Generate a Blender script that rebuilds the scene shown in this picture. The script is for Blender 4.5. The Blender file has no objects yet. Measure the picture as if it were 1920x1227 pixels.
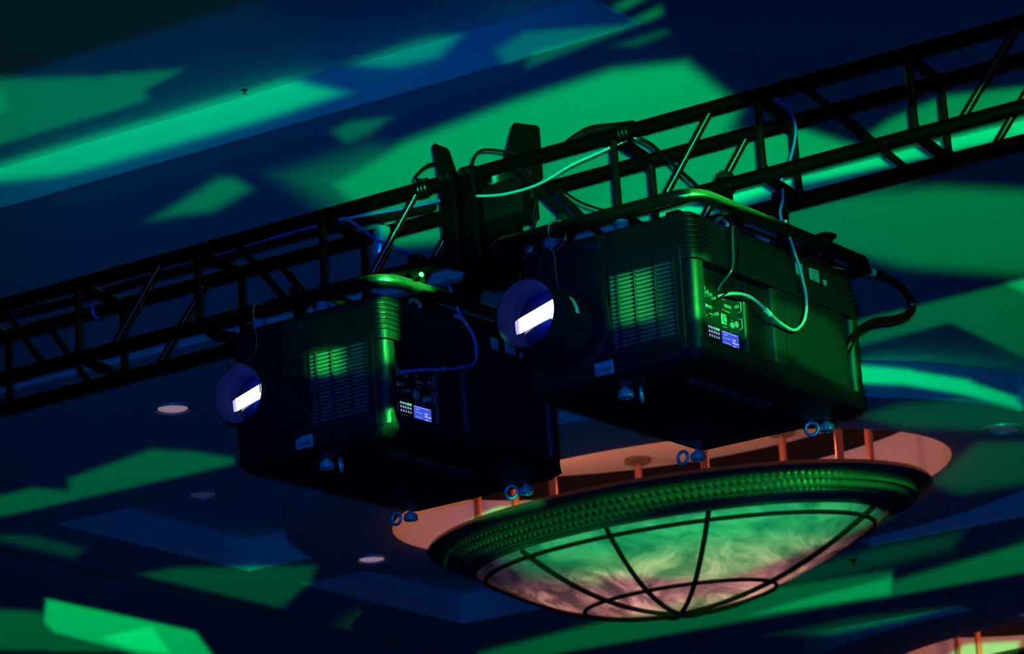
import bpy, bmesh, math, random
from mathutils import Vector, Matrix
from mathutils.geometry import tessellate_polygon
R = math.radians
random.seed(5)
EYE = 1.6                                   # camera height above the floor; all heights below are given from the camera
C = bpy.context.scene.collection
S = bpy.context.scene

# ---------------------------------------------------------------- camera
cam = bpy.data.cameras.new('camera')
cam_ob = bpy.data.objects.new('camera', cam); C.objects.link(cam_ob)
p_, r_ = R(16.31), R(3.38)
fw = Vector((0, math.cos(p_), math.sin(p_))); u0 = Vector((0, -math.sin(p_), math.cos(p_))); r0 = Vector((1, 0, 0))
rt = math.cos(r_)*r0 - math.sin(r_)*u0; up = math.sin(r_)*r0 + math.cos(r_)*u0
mw = Matrix((( rt.x, up.x, -fw.x, 0), (rt.y, up.y, -fw.y, 0), (rt.z, up.z, -fw.z, EYE), (0, 0, 0, 1)))
cam_ob.matrix_world = mw
cam.sensor_width = 36.0; cam.lens = 6700/1920*36; cam.clip_end = 200
cam.dof.use_dof = True; cam.dof.focus_distance = 13.8; cam.dof.aperture_fstop = 7.0
S.camera = cam_ob

# ---------------------------------------------------------------- exposure, world
vs = S.view_settings
vs.view_transform = 'Standard'; vs.look = 'None'; vs.exposure = 0.0; vs.gamma = 1.0; vs.use_curve_mapping = False
S.cycles.max_bounces = 5; S.cycles.diffuse_bounces = 2; S.cycles.glossy_bounces = 2
w = bpy.data.worlds.new('world'); S.world = w; w.use_nodes = True
w.node_tree.nodes['Background'].inputs[0].default_value = (0.05, 0.25, 1.0, 1)
w.node_tree.nodes['Background'].inputs[1].default_value = 0.0008

# ---------------------------------------------------------------- stage lights and added fill
# Slides of the two pattern lights: (intensity, edge softness, outline on the slide).
GOBO = {
 'A': [
  (1066.9,0.0043,[(0.0932,0.0961),(0.1326,0.1098),(0.1569,0.1136),(0.1822,0.1034),(0.1834,0.0947),(0.1439,0.0882),(0.102,0.0793)]),
  (701.8,0.00628,[(0.0621,0.06),(0.0718,0.0799),(0.0995,0.0992),(0.1155,0.084),(0.0786,0.0491)]),
  (1793.7,0.00139,[(-0.0954,-0.4085),(-0.0902,-0.4002),(-0.0924,-0.5124),(-0.0969,-0.5106)]),
  (127.6,0.00468,[(-0.0953,-0.3307),(-0.0724,-0.3352),(-0.0213,-0.3458),(-0.0248,-0.5531),(-0.0588,-0.5687),(-0.0905,-0.4368)]),
  (701.7,0.00655,[(-0.0652,-0.4335),(-0.0372,-0.4259),(-0.0288,-0.4677),(-0.0304,-0.5436),(-0.0646,-0.5142)]),
  (711.1,0.00277,[(-0.0926,-0.4491),(-0.0735,-0.4465),(-0.0748,-0.5073),(-0.0939,-0.5143)]),
  (2361.8,0.0013,[(-0.144,-0.3251),(-0.1381,-0.3169),(-0.1395,-0.4221),(-0.1441,-0.4285)]),
  (3302.1,0.00085,[(-0.1442,-0.5097),(-0.1407,-0.5044),(-0.1412,-0.5385),(-0.1443,-0.5429)]),
  (32647.8,0.00187,[(-0.0964,-0.2909),(-0.0839,-0.2727),(-0.0599,-0.2891),(-0.0626,-0.3102),(-0.0868,-0.3075),(-0.0971,-0.3108)]),
  (26197.9,0.00174,[(-0.1488,-0.2831),(-0.1372,-0.2692),(-0.126,-0.2832),(-0.1283,-0.2992),(-0.1439,-0.3003)]),
  (167.0,0.00675,[(-0.1195,-0.3221),(-0.0943,-0.3361),(-0.0947,-0.4155),(-0.0988,-0.55),(-0.1129,-0.5202),(-0.1129,-0.4029)]),
  (149.0,0.00553,[(-0.1577,-0.325),(-0.1423,-0.3294),(-0.1429,-0.4512),(-0.1581,-0.4119)]),
  (1685.0,0.0017,[(-0.1108,-0.4133),(-0.1045,-0.4165),(-0.104,-0.4995),(-0.1105,-0.4928)]),
  (3033.7,0.00083,[(-0.1562,-0.3835),(-0.1517,-0.3888),(-0.1512,-0.4297),(-0.1561,-0.4224)]),
 ],
 'B': [
  (272.0,0.00263,[(-0.1209,-0.0056,1),(-0.0315,0.0291),(-0.0139,0.0203),(-0.0373,0.0117),(-0.0674,-0.0016),(-0.0973,-0.0092),(-0.1211,-0.0109)]),
  (113.3,0.00226,[(-0.0157,0.0347,1),(0.0084,0.0445),(0.0176,0.0444),(0.0111,0.0349),(-0.0009,0.0316)]),
  (142.3,0.00132,[(0.0355,0.0282),(0.0379,0.0359),(0.0688,0.0459,1)]),
  (65.7,0.00226,[(0.0275,0.0367),(0.036,0.0444,1),(0.0688,0.0456,1),(0.0303,0.0301)]),
  (199.3,0.00187,[(-0.1226,0.0348),(-0.0885,0.0341),(-0.072,0.0314),(-0.0699,0.0223,1),(-0.1116,0.0057,1),(-0.1236,0.0009)]),
  (189.9,0.00149,[(-0.0826,0.0341),(-0.0596,0.0352,1),(-0.0722,0.0258),(-0.0829,0.0228)]),
  (342.0,0.00577,[(-0.1226,0.0352),(-0.1079,0.0318),(-0.1068,0.0187),(-0.1232,0.0141)]),
  (559.5,0.00339,[(-0.0203,-0.0188),(0.0011,-0.0022),(0.0314,0.0132),(0.0601,0.0255),(0.0803,0.0272),(0.0948,0.0067),(0.0858,-0.0235),(0.0358,-0.0457),(-0.0032,-0.0474)]),
  (199.8,0.00752,[(-0.0321,-0.0143),(-0.0079,-0.0044),(0.0158,-0.0109),(0.0059,-0.0434),(-0.0177,-0.032)]),
  (613.9,0.00264,[(0.0343,-0.0432),(0.0863,-0.0045),(0.1118,-0.0046),(0.1341,-0.0177),(0.1113,-0.0278),(0.0929,-0.0395)]),
  (416.5,0.00189,[(0.1374,-0.0025),(0.1527,0.0066),(0.1814,0.0096),(0.184,-0.0096,1),(0.1112,-0.029)]),
  (355.5,0.00417,[(0.0943,-0.0432),(0.1201,-0.0357),(0.1502,-0.0337),(0.1833,-0.0387),(0.1855,-0.0766),(0.1404,-0.0682),(0.1106,-0.054)]),
  (199.2,0.00317,[(0.1063,-0.0441),(0.1322,-0.0307),(0.1413,-0.0302),(0.1259,-0.0433),(0.1107,-0.0516)]),
  (314.3,0.00094,[(0.123,-0.1038),(0.1233,-0.0922,1),(0.1536,-0.0829),(0.1534,-0.0938,1)]),
  (315.6,0.00095,[(0.1506,-0.0838,1),(0.1673,-0.0787,1),(0.1793,-0.0856),(0.1786,-0.1167,1),(0.1511,-0.0934)]),
  (954.9,0.00095,[(0.1679,-0.0783,1),(0.1795,-0.0747),(0.1792,-0.088)]),
  (611.3,0.00095,[(0.1228,-0.1107),(0.1409,-0.1145),(0.1407,-0.1212),(0.1226,-0.1188)]),
  (634.0,0.00095,[(0.1379,-0.1141),(0.1574,-0.1206),(0.1572,-0.1273),(0.1377,-0.1205)]),
  (669.5,0.00095,[(0.1543,-0.1197),(0.17,-0.1291),(0.171,-0.1347),(0.1542,-0.1261)]),
  (218.4,0.00266,[(0.1176,-0.1376),(0.1374,-0.1301),(0.1541,-0.1296),(0.1736,-0.135),(0.1777,-0.155),(0.1597,-0.1506),(0.1447,-0.1432),(0.1297,-0.1391)]),
  (229.3,0.00267,[(0.1778,-0.1502),(0.1775,-0.167),(0.1531,-0.171),(0.1449,-0.1655),(0.1519,-0.1572),(0.1582,-0.1486)]),
  (2030.2,0.00152,[(0.0884,-0.2221),(0.1067,-0.215),(0.1329,-0.2071,1),(0.1327,-0.2152),(0.1066,-0.2193)]),
  (694.7,0.0019,[(0.0158,-0.2316),(0.0765,-0.2127),(0.133,-0.2047,1),(0.1327,-0.2157,1),(0.0762,-0.2264),(0.0156,-0.2388)]),
  (719.4,0.00191,[(0.131,-0.2103),(0.1708,-0.1953),(0.1799,-0.1937),(0.1796,-0.2064,1),(0.1309,-0.2161)]),
  (205.8,0.00266,[(0.0994,-0.205),(0.1284,-0.1942),(0.1527,-0.189),(0.1495,-0.1959),(0.1069,-0.208)]),
  (265.2,0.00186,[(0.1003,-0.2303),(0.1216,-0.2249),(0.1459,-0.2228),(0.1367,-0.2262),(0.1154,-0.2316)]),
  (358.4,0.0015,[(-0.097,-0.1441),(-0.0736,-0.1331),(-0.0624,-0.135),(-0.0506,-0.1388),(-0.0507,-0.1412,1),(-0.0973,-0.154)]),
  (386.4,0.0015,[(-0.1253,-0.1434),(-0.1075,-0.1475),(-0.094,-0.1431),(-0.0943,-0.1533,1),(-0.1259,-0.1617)]),
  (163.4,0.0015,[(-0.126,-0.1659),(-0.1082,-0.1686),(-0.0935,-0.1758),(-0.0966,-0.1793),(-0.126,-0.1659)]),
  (321.7,0.00151,[(-0.0786,-0.1885),(-0.0684,-0.1865),(-0.0293,-0.1888),(-0.0313,-0.1958),(-0.0395,-0.2066,1)]),
  (2829.4,0.00095,[(-0.1049,-0.1973,1),(-0.064,-0.2153),(-0.0594,-0.2265),(-0.0597,-0.2341),(-0.0771,-0.2255),(-0.1026,-0.2137),(-0.1061,-0.2077)]),
  (4917.3,0.00113,[(-0.0917,-0.2156),(-0.0759,-0.2112),(-0.0702,-0.2256),(-0.0829,-0.2216)]),
  (599.9,0.00189,[(-0.127,-0.1993),(-0.1063,-0.2034),(-0.1018,-0.2145),(-0.102,-0.2205),(-0.1276,-0.2179)]),
  (639.0,0.00114,[(-0.1043,-0.2131),(-0.0815,-0.2227),(-0.1046,-0.2208)]),
  (260.7,0.00225,[(-0.0698,-0.0303),(-0.0514,-0.014),(-0.047,-0.0144),(-0.0427,-0.0194),(-0.0533,-0.0281)]),
  (173.3,0.00169,[(-0.0193,0.0043),(-0.0136,0.0084),(-0.0028,0.0094),(-0.0092,0.0024),(-0.0153,-0.001)]),
  (215.6,0.00105,[(0.0608,0.0538),(0.0684,0.0589),(0.0722,0.0586),(0.063,0.0517)]),
  (223.0,0.0011,[(0.066,0.0473),(0.074,0.0528),(0.0745,0.0495),(0.0699,0.0465)]),
  (102.5,0.00108,[(0.0604,0.0363),(0.0747,0.0423),(0.0762,0.0408),(0.0671,0.0358)]),
  (1303.7,0.00096,[(0.1477,-0.2444),(0.1534,-0.2391),(0.1686,-0.2391),(0.1674,-0.246)]),
  (1099.7,0.00076,[(0.0213,-0.1673),(0.0345,-0.1638),(0.0359,-0.1668),(0.0205,-0.1713),(0.0141,-0.1722)]),
  (629.5,0.00171,[(0.0244,-0.1858),(0.0517,-0.1779),(0.0986,-0.1713),(0.1228,-0.1723),(0.1329,-0.1798),(0.1178,-0.1892),(0.0918,-0.2023),(0.0826,-0.2047),(0.0496,-0.1999),(0.0318,-0.1912)]),
  (381.4,0.0038,[(0.0214,-0.1879),(0.0517,-0.1772),(0.0623,-0.1757),(0.0495,-0.2047),(0.0316,-0.1984)]),
 ], 'blue': [
  (91,0.05,[(-0.1257,0.0288,1),(-0.0293,0.0683),(0.0691,0.0702),(0.1119,0.0028),(0.2072,-0.0885),(0.2016,-0.2909),(-0.1516,-0.2601)]),
  (40,0.03,[(-0.1257,0.0288,1),(-0.0293,0.0683),(0.2113,0.0593),(0.2016,-0.2909),(-0.1516,-0.2601)]),
  (18,0.004,[(-0.1379,0.0955),(-0.0171,0.0768),(-0.0293,0.0683,1),(-0.1407,0.0227)]),
 ],
}

def aim(ob, frm, to):
    z = (Vector(frm) - Vector(to)).normalized(); x = Vector((0, 0, 1)).cross(z).normalized(); y = z.cross(x)
    ob.matrix_world = Matrix(((x.x, y.x, z.x, frm[0]), (x.y, y.y, z.y, frm[1]), (x.z, y.z, z.z, frm[2]+EYE), (0, 0, 0, 1)))
def spot(name, frm, to, color, power, angle, radius=.03, blend=.3):
    l = bpy.data.lights.new(name, 'SPOT'); l.color = color; l.energy = power; l.spot_size = R(angle); l.spot_blend = blend
    l.shadow_soft_size = radius; o = bpy.data.objects.new(name, l); C.objects.link(o); aim(o, frm, to); return o
def slide(ob, patches, kv, gain, col=(0.0, 1.0, .20)):
    l = ob.data; l.use_nodes = True; nt = l.node_tree; N = nt.nodes; L = nt.links
    em = next(n for n in N if n.type == 'EMISSION')
    tc = N.new('ShaderNodeTexCoord'); sp = N.new('ShaderNodeSeparateXYZ'); L.new(tc.outputs['Normal'], sp.inputs[0])
    def M(op, a, b=None):
        n = N.new('ShaderNodeMath'); n.operation = op
        for i, v in enumerate((a, b)):
            if v is None: continue
            if isinstance(v, (int, float)): n.inputs[i].default_value = v
            else: L.new(v, n.inputs[i])
        return n.outputs[0]
    zz = M('ABSOLUTE', sp.outputs[2]); u = M('DIVIDE', sp.outputs[0], zz); v = M('MULTIPLY', M('DIVIDE', sp.outputs[1], zz), kv)
    cb = N.new('ShaderNodeCombineXYZ'); L.new(u, cb.inputs[0]); L.new(v, cb.inputs[1]); cb.inputs[2].default_value = 1
    acc = None
    for inten, soft, poly in patches:
        area = sum(poly[i][0]*poly[(i+1) % len(poly)][1] - poly[(i+1) % len(poly)][0]*poly[i][1] for i in range(len(poly)))
        sg = 1 if area > 0 else -1
        m = None
        for i in range(len(poly)):
            x0, y0 = poly[i][:2]; x1, y1 = poly[(i+1) % len(poly)][:2]
            d = math.hypot(x1-x0, y1-y0)
            if d < 1e-5: continue
            nx, ny = -(y1-y0)/d*sg, (x1-x0)/d*sg
            k = 1/(2*(min(soft, .0007) if len(poly[i]) > 2 else soft)); c = -(nx*x0+ny*y0)*k + .5
            n = N.new('ShaderNodeVectorMath'); n.operation = 'DOT_PRODUCT'; L.new(cb.outputs[0], n.inputs[0]); n.inputs[1].default_value = (nx*k, ny*k, c)
            m = n.outputs['Value'] if m is None else M('MINIMUM', m, n.outputs['Value'])
        mr = N.new('ShaderNodeMapRange'); mr.interpolation_type = 'SMOOTHSTEP'; L.new(m, mr.inputs[0]); mr.inputs[3].default_value = 0; mr.inputs[4].default_value = inten*gain
        acc = mr.outputs[0] if acc is None else M('MAXIMUM', acc, mr.outputs[0])
    em.inputs[0].default_value = (*col, 1); L.new(acc, em.inputs['Strength'])
POWER = 4*math.pi**2
sa = spot('pattern_light', (6, 0, 3.9), (-.5, 20, 5.2), (1, 1, 1), POWER, 60, .02, 0)
slide(sa, GOBO['A'], 6.0, 1.0, (.03, 1.0, .09))
sb = spot('pattern_light', (.04, 0, .05), (-.5, 17, 6), (1, 1, 1), POWER, 60, .02, 0)
slide(sb, GOBO['B'], 1.6, .8)
sc_ = spot('blue_wash_light', (-.02, 0, .03), (-.5, 17, 6), (1, 1, 1), POWER, 70, .02, .9)
slide(sc_, GOBO['blue'], 1.6, .72, (0.0, .18, 1.0))
spot('blue_fill_light', (-4, 2, 4.6), (0, 13, 3.6), (.0, .15, 1.0), 420, 12, .2, .7)  # added fill without a fixture, lifts the dark projector fronts
spot('green_side_light', (9, 7, 4.3), (0, 14, 3.9), (.05, 1.0, .12), 650, 26, .25, .6)

# ---------------------------------------------------------------- helpers
def V3(p): return Vector((p[0], p[1], p[2]))
class MB:
    def __init__(s): s.bm = bmesh.new()
    def box(s, lo, hi, mat=None):
        g = bmesh.ops.create_cube(s.bm, size=1)['verts']
        for v in g:
            v.co = Vector([lo[i] + (v.co[i]+.5)*(hi[i]-lo[i]) for i in range(3)])
            if mat is not None: v.co = mat @ v.co
        return s
    def rbox(s, lo, hi, r=.01, seg=3, mat=None):
        b = bmesh.new(); g = bmesh.ops.create_cube(b, size=1)['verts']
        for v in g: v.co = Vector([lo[i] + (v.co[i]+.5)*(hi[i]-lo[i]) for i in range(3)])
        bmesh.ops.bevel(b, geom=b.edges[:], offset=r, segments=seg, affect='EDGES', profile=.5)
        if mat is not None: bmesh.ops.transform(b, matrix=mat, verts=b.verts[:])
        t = bpy.data.meshes.new('t'); b.to_mesh(t); b.free(); s.bm.from_mesh(t); bpy.data.meshes.remove(t); return s
    def prism(s, loop, z0, z1, cap=True):
        a_ = [s.bm.verts.new((x, y, z0)) for x, y in loop]; b_ = [s.bm.verts.new((x, y, z1)) for x, y in loop]; n = len(loop)
        for i in range(n): s.bm.faces.new((a_[i], a_[(i+1) % n], b_[(i+1) % n], b_[i]))
        if cap: s.bm.faces.new(a_[::-1]); s.bm.faces.new(b_)
        return s
    def loft(s, loops, cap0=True, cap1=True, closed=True):
        rows = [[s.bm.verts.new(p) for p in l] for l in loops]; n = len(rows[0])
        for q, r in zip(rows, rows[1:]):
            for i in range(n if closed else n-1): s.bm.faces.new((q[i], q[(i+1) % n], r[(i+1) % n], r[i]))
        if cap0: s.bm.faces.new(rows[0][::-1])
        if cap1: s.bm.faces.new(rows[-1])
        return s
    def tube(s, pts, r, n=8, closed=False, cap=True):
        pts = [V3(p) for p in pts]; N = len(pts); rows = []; ref = None
        for i, p in enumerate(pts):
            if closed: t = pts[(i+1) % N] - pts[i-1]
            else: t = pts[min(i+1, N-1)] - pts[max(i-1, 0)]
            t.normalize()
            if ref is None: ref = Vector((0, 0, 1)) if abs(t.z) < .9 else Vector((1, 0, 0))
            u = t.cross(ref).normalized(); v = u.cross(t).normalized(); ref = v
            rr = r[i] if isinstance(r, (list, tuple)) else r
            rows.append([p + rr*(math.cos(2*math.pi*k/n)*u + math.sin(2*math.pi*k/n)*v) for k in range(n)])
        if closed: rows.append(rows[0]); return s.loft(rows, False, False)
        return s.loft(rows, cap, cap)
    def lathe(s, prof, n=24, mat=None, cap0=False, cap1=False):
        rows = []
        for rr, z in prof:
            l = [Vector((rr*math.cos(2*math.pi*k/n), rr*math.sin(2*math.pi*k/n), z)) for k in range(n)]
            rows.append([mat @ p for p in l] if mat is not None else l)
        return s.loft(rows, cap0, cap1)
    def poly(s, pts):
        s.bm.faces.new([s.bm.verts.new(p) for p in pts]); return s
    def plate(s, outer, holes, z, f=None):
        loops = [[Vector((x, y, 0)) for x, y in l] for l in [outer]+holes]
        flat = [p for l in loops for p in l]; vs_ = [s.bm.verts.new(f(p.x, p.y, z) if f else (p.x, p.y, z)) for p in flat]
        for t in tessellate_polygon(loops):
            try: s.bm.faces.new([vs_[i] for i in t])
            except ValueError: pass
        return s
    def build(s, name, mat, parent=None, smooth=False, fix=True):
        if fix:
            bmesh.ops.remove_doubles(s.bm, verts=s.bm.verts[:], dist=1e-6)
            bmesh.ops.recalc_face_normals(s.bm, faces=s.bm.faces[:])
        m = bpy.data.meshes.new(name); s.bm.to_mesh(m); s.bm.free(); m.materials.append(mat)
        if smooth:
            for p in m.polygons: p.use_smooth = True
            try: m.set_sharp_from_angle(angle=R(40))
            except Exception: pass
        o = bpy.data.objects.new(name, m); C.objects.link(o)
        if parent is not None: o.parent = parent
        return o
def tag(o, label=None, cat=None, group=None, kind=None):
    for k, v in (('label', label), ('category', cat), ('group', group), ('kind', kind)):
        if v: o[k] = v
    return o
def empty(name, mw=None, label=None, cat=None, group=None, kind=None):
    o = bpy.data.objects.new(name, None); C.objects.link(o); o.empty_display_size = .1
    if mw is not None: o.matrix_world = mw
    return tag(o, label, cat, group, kind)
def dup(o, parent=None):
    c = o.copy(); C.objects.link(c)
    if parent is not None: c.parent = parent
    for ch in list(o.children): dup(ch, c)
    return c
def curve_pts(ctrl, n=8, closed=False):
    P = [V3(p) for p in ctrl]; out = []; N = len(P)
    rng = range(N if closed else N-1)
    for i in rng:
        p0 = P[i-1] if (i > 0 or closed) else P[0]; p1 = P[i]; p2 = P[(i+1) % N]; p3 = P[(i+2) % N] if (closed or i+2 < N) else P[-1]
        for k in range(n):
            t = k/n
            out.append(.5*((2*p1) + (-p0+p2)*t + (2*p0-5*p1+4*p2-p3)*t*t + (-p0+3*p1-3*p2+p3)*t**3))
    if not closed: out.append(P[-1])
    return out
def rrect(x0, y0, x1, y1, r, n=5):
    o = []
    for cx, cy, a0 in ((x1-r, y1-r, 0), (x0+r, y1-r, 90), (x0+r, y0+r, 180), (x1-r, y0+r, 270)):
        for k in range(n+1):
            t = R(a0 + 90*k/n); o.append((cx + r*math.cos(t), cy + r*math.sin(t)))
    return o

# ---------------------------------------------------------------- materials
def mat(name, col, rough=.5, metal=0., bump=0., scale=60., var=0., emit=None, es=0., spec=.5):
    m = bpy.data.materials.new(name); m.use_nodes = True; nt = m.node_tree; b = nt.nodes['Principled BSDF']
    b.inputs['Base Color'].default_value = (*col, 1); b.inputs['Roughness'].default_value = rough; b.inputs['Metallic'].default_value = metal
    b.inputs['Specular IOR Level'].default_value = spec
    if emit: b.inputs['Emission Color'].default_value = (*emit, 1); b.inputs['Emission Strength'].default_value = es
    tc = nt.nodes.new('ShaderNodeTexCoord'); no = nt.nodes.new('ShaderNodeTexNoise'); no.inputs['Scale'].default_value = scale; no.inputs['Detail'].default_value = 4
    nt.links.new(tc.outputs['Object'], no.inputs['Vector'])
    if var:
        mx = nt.nodes.new('ShaderNodeMix'); mx.data_type = 'RGBA'
        mx.inputs['A'].default_value = (*[c*(1-var) for c in col], 1); mx.inputs['B'].default_value = (*[min(1, c*(1+var)) for c in col], 1)
        nt.links.new(no.outputs['Fac'], mx.inputs['Factor']); nt.links.new(mx.outputs['Result'], b.inputs['Base Color'])
    if bump:
        bp = nt.nodes.new('ShaderNodeBump'); bp.inputs['Strength'].default_value = bump; bp.inputs['Distance'].default_value = .002
        nt.links.new(no.outputs['Fac'], bp.inputs['Height']); nt.links.new(bp.outputs['Normal'], b.inputs['Normal'])
    return m
M_ceil = mat('painted_plaster', (.75, .75, .75), .85, var=.03, scale=3, bump=.05, spec=.2)
M_carpet = mat('dark_carpet', (.05, .04, .045), .95, bump=.4, scale=200, var=.4)
M_wallp = mat('dim_wall_paint', (.12, .11, .11), .8, var=.05)
M_black = mat('matt_black', (.006, .006, .007), .9, var=.2)
M_case = mat('black_textured_casing', (.012, .012, .014), .42, bump=.25, scale=900, var=.15)
M_case2 = mat('black_textured_lower_casing', (.006, .006, .008), .5, bump=.2, scale=900, var=.15)
M_truss = mat('black_painted_truss', (.0011, .001, .0012), .3, bump=.12, scale=120, var=.3, spec=.14)
M_truss_lit = mat('lit_truss_paint', (.003, .003, .003), .28, bump=.12, scale=120, var=.3, spec=.45)  # lighter, glossier copy of the truss black, brings out highlights on the braces
M_tube = mat('worn_black_frame_tube', (.004, .004, .004), .22, bump=.6, scale=160, var=.5, spec=.3)
M_steel = mat('zinc_steel', (.8, .8, .85), .3, .6, var=.1)
M_dsteel = mat('dark_steel', (.012, .012, .014), .35, .3, var=.2, spec=.3)
M_slat = mat('grille_slat', (.30, .30, .36), .3, .3, var=.2)
M_flag = mat('black_barn_door_paint', (.0013, .0013, .0018), .7, spec=.1)
M_plate = mat('logo_plate', (.38, .40, .46), .35, .1, var=.05)
M_ink = mat('dark_lettering', (.004, .004, .004), .5)
M_faint = mat('embossed_lettering', (.12, .12, .13), .6)
M_blue_cable = mat('blue_cable', (.10, .12, .55), .35, var=.1)
M_pale_cable = mat('pale_cable', (.30, .36, .46), .35, var=.05)
M_blk_cable = mat('black_cable', (.003, .003, .004), .3, var=.2, spec=.3)
M_wire = mat('steel_wire', (.4, .42, .38), .3, .8, scale=300, var=.3)
M_purple = mat('rubber_pad', (.22, .18, .30), .6, var=.1)
M_label = mat('paper_label', (.30, .34, .42), .6, var=.1)
M_tag = mat('bright_label', (.8, .85, .75), .6, var=.05)
M_bronze = mat('antique_bronze', (.22, .21, .17), .3, .6, var=.3, scale=25)
M_rib = mat('dark_bronze_rib', (.03, .022, .018), .35, .6, var=.2)
M_rod = mat('copper_rod', (.55, .25, .13), .4, .4, var=.15)
M_panel = mat('connector_panel', (.010, .012, .010), .45, var=.2)
M_conn = mat('connector_metal', (.6, .62, .55), .3, .7, var=.2)
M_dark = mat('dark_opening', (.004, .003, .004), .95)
M_trim = mat('downlight_trim', (.6, .6, .62), .35, .3, var=.05)
M_refl = mat('downlight_reflector', (.75, .7, .75), .2, .9, var=.2, scale=30)
M_bulb = mat('downlight_lamp', (.6, .5, .6), .4, emit=(.9, .60, .80), es=.27)
M_edge_shade = mat('shaded_edge_plaster', (.16, .17, .12), .8, var=.1)  # ceiling plaster darkened in colour to hold down blue light on bay edges
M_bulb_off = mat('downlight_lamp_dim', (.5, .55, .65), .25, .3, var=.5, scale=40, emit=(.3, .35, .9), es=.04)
M_screen = mat('lit_screen', (.01, .01, .02), .4, emit=(.05, .10, .75), es=.9)
M_scrtxt = mat('lit_screen_text', (.01, .01, .02), .4, emit=(.55, .6, 1.0), es=1.0)
M_key = mat('backlit_key', (.02, .02, .02), .4, emit=(.35, .42, .65), es=.8)
M_keyg = mat('backlit_green_key', (.02, .02, .02), .4, emit=(.05, .9, .35), es=1.0)
M_led = mat('amber_led', (.02, .02, .02), .4, emit=(1.0, .75, .15), es=1.5)
M_beam = mat('projector_light', (.0, .0, .0), .4, emit=(.8, .86, 1.0), es=4.0)
M_beam2 = mat('projector_light_dim', (.0, .0, .0), .4, emit=(.5, .45, .9), es=1.1)
M_lensin = mat('lens_barrel_inside', (.012, .014, .03), .9, var=.1, spec=0.0)
M_print = mat('white_print', (.5, .52, .45), .6)
# mottled alabaster glass, the glow of the lit bowl put into its emission
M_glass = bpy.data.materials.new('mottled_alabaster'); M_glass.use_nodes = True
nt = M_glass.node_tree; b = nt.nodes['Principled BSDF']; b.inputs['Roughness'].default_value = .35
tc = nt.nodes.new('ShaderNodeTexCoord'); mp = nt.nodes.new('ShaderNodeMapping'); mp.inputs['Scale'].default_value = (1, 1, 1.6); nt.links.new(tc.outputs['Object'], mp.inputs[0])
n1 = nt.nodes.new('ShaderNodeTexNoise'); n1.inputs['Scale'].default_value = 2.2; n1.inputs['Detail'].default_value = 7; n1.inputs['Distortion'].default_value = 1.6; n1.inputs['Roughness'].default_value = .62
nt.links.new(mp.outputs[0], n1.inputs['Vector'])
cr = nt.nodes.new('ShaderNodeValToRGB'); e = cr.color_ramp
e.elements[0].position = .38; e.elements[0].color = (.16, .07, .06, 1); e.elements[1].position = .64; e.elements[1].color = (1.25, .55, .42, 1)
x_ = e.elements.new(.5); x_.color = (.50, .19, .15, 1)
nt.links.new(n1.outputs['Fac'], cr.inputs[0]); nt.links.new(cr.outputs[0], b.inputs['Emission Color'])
sx = nt.nodes.new('ShaderNodeSeparateXYZ'); nt.links.new(tc.outputs['Object'], sx.inputs[0])       # glow painted in by height: faint at the rim, strongest near the bottom
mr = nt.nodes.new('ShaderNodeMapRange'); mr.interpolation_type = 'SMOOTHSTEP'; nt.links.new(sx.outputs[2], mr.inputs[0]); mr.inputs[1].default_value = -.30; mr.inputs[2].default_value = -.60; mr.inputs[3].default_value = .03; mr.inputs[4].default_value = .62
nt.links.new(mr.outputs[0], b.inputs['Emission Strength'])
cr2 = nt.nodes.new('ShaderNodeValToRGB'); cr2.color_ramp.elements[0].color = (.35, .35, .33, 1); cr2.color_ramp.elements[1].color = (.75, .75, .7, 1)
cr2.color_ramp.elements[0].position = .35; cr2.color_ramp.elements[1].position = .6
nt.links.new(n1.outputs['Fac'], cr2.inputs[0]); nt.links.new(cr2.outputs[0], b.inputs['Base Color'])

# ---------------------------------------------------------------- room axes: A runs along the truss side of the grid, B across it
yw = R(-32.48); AX = Vector((math.cos(yw), math.sin(yw), 0)); BX = Vector((-AX.y, AX.x, 0))
ROOM = Matrix(((AX.x, BX.x, 0, 0), (AX.y, BX.y, 0, 0), (0, 0, 1, EYE), (0, 0, 0, 1)))
"""every ceiling mesh is written in (A, B, height) and its object carries ROOM"""
ZC, ZU, ZF, ZK = 6.0, 6.08, 6.05, 6.30
CA, CB, PITCH = -12.69, 21.92, 7.9
def ell(ca, cb, sa, sb, n=96, t0=0, t1=2*math.pi, close=True):
    return [(ca + sa*math.cos(t0+(t1-t0)*k/n), cb + sb*math.sin(t0+(t1-t0)*k/n)) for k in range(n if close else n+1)]
ceiling = empty('ceiling', ROOM, 'pale plaster ceiling with stepped trays, seen from below', None, None, 'structure')
ROb = lambda cb: (CA-4.33, cb-3.32, CA+4.33, cb+3.32)
def rect(x0, y0, x1, y1): return [(x0, y0), (x1, y0), (x1, y1), (x0, y1)]
def walls(mb, loop, z0, z1):
    n = len(loop); a_ = [mb.bm.verts.new((x, y, z0)) for x, y in loop]; b_ = [mb.bm.verts.new((x, y, z1)) for x, y in loop]
    for i in range(n): mb.bm.faces.new((a_[i], a_[(i+1) % n], b_[(i+1) % n], b_[i]))
def shell(name, pts, m_):
    m = MB(); m.poly(pts); o = m.build(name, m_, None); o.matrix_world = ROOM; return tag(o, None, None, None, 'structure')
X0, X1, Y0, Y1, F0, F1 = -30.4, 15.9, -5.9, 44.9, -EYE, ZU
shell('floor', [(X0, Y0, F0), (X1, Y0, F0), (X1, Y1, F0), (X0, Y1, F0)], M_carpet)
shell('wall_left', [(X0, Y0, F0), (X0, Y1, F0), (X0, Y1, F1), (X0, Y0, F1)], M_wallp)
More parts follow.
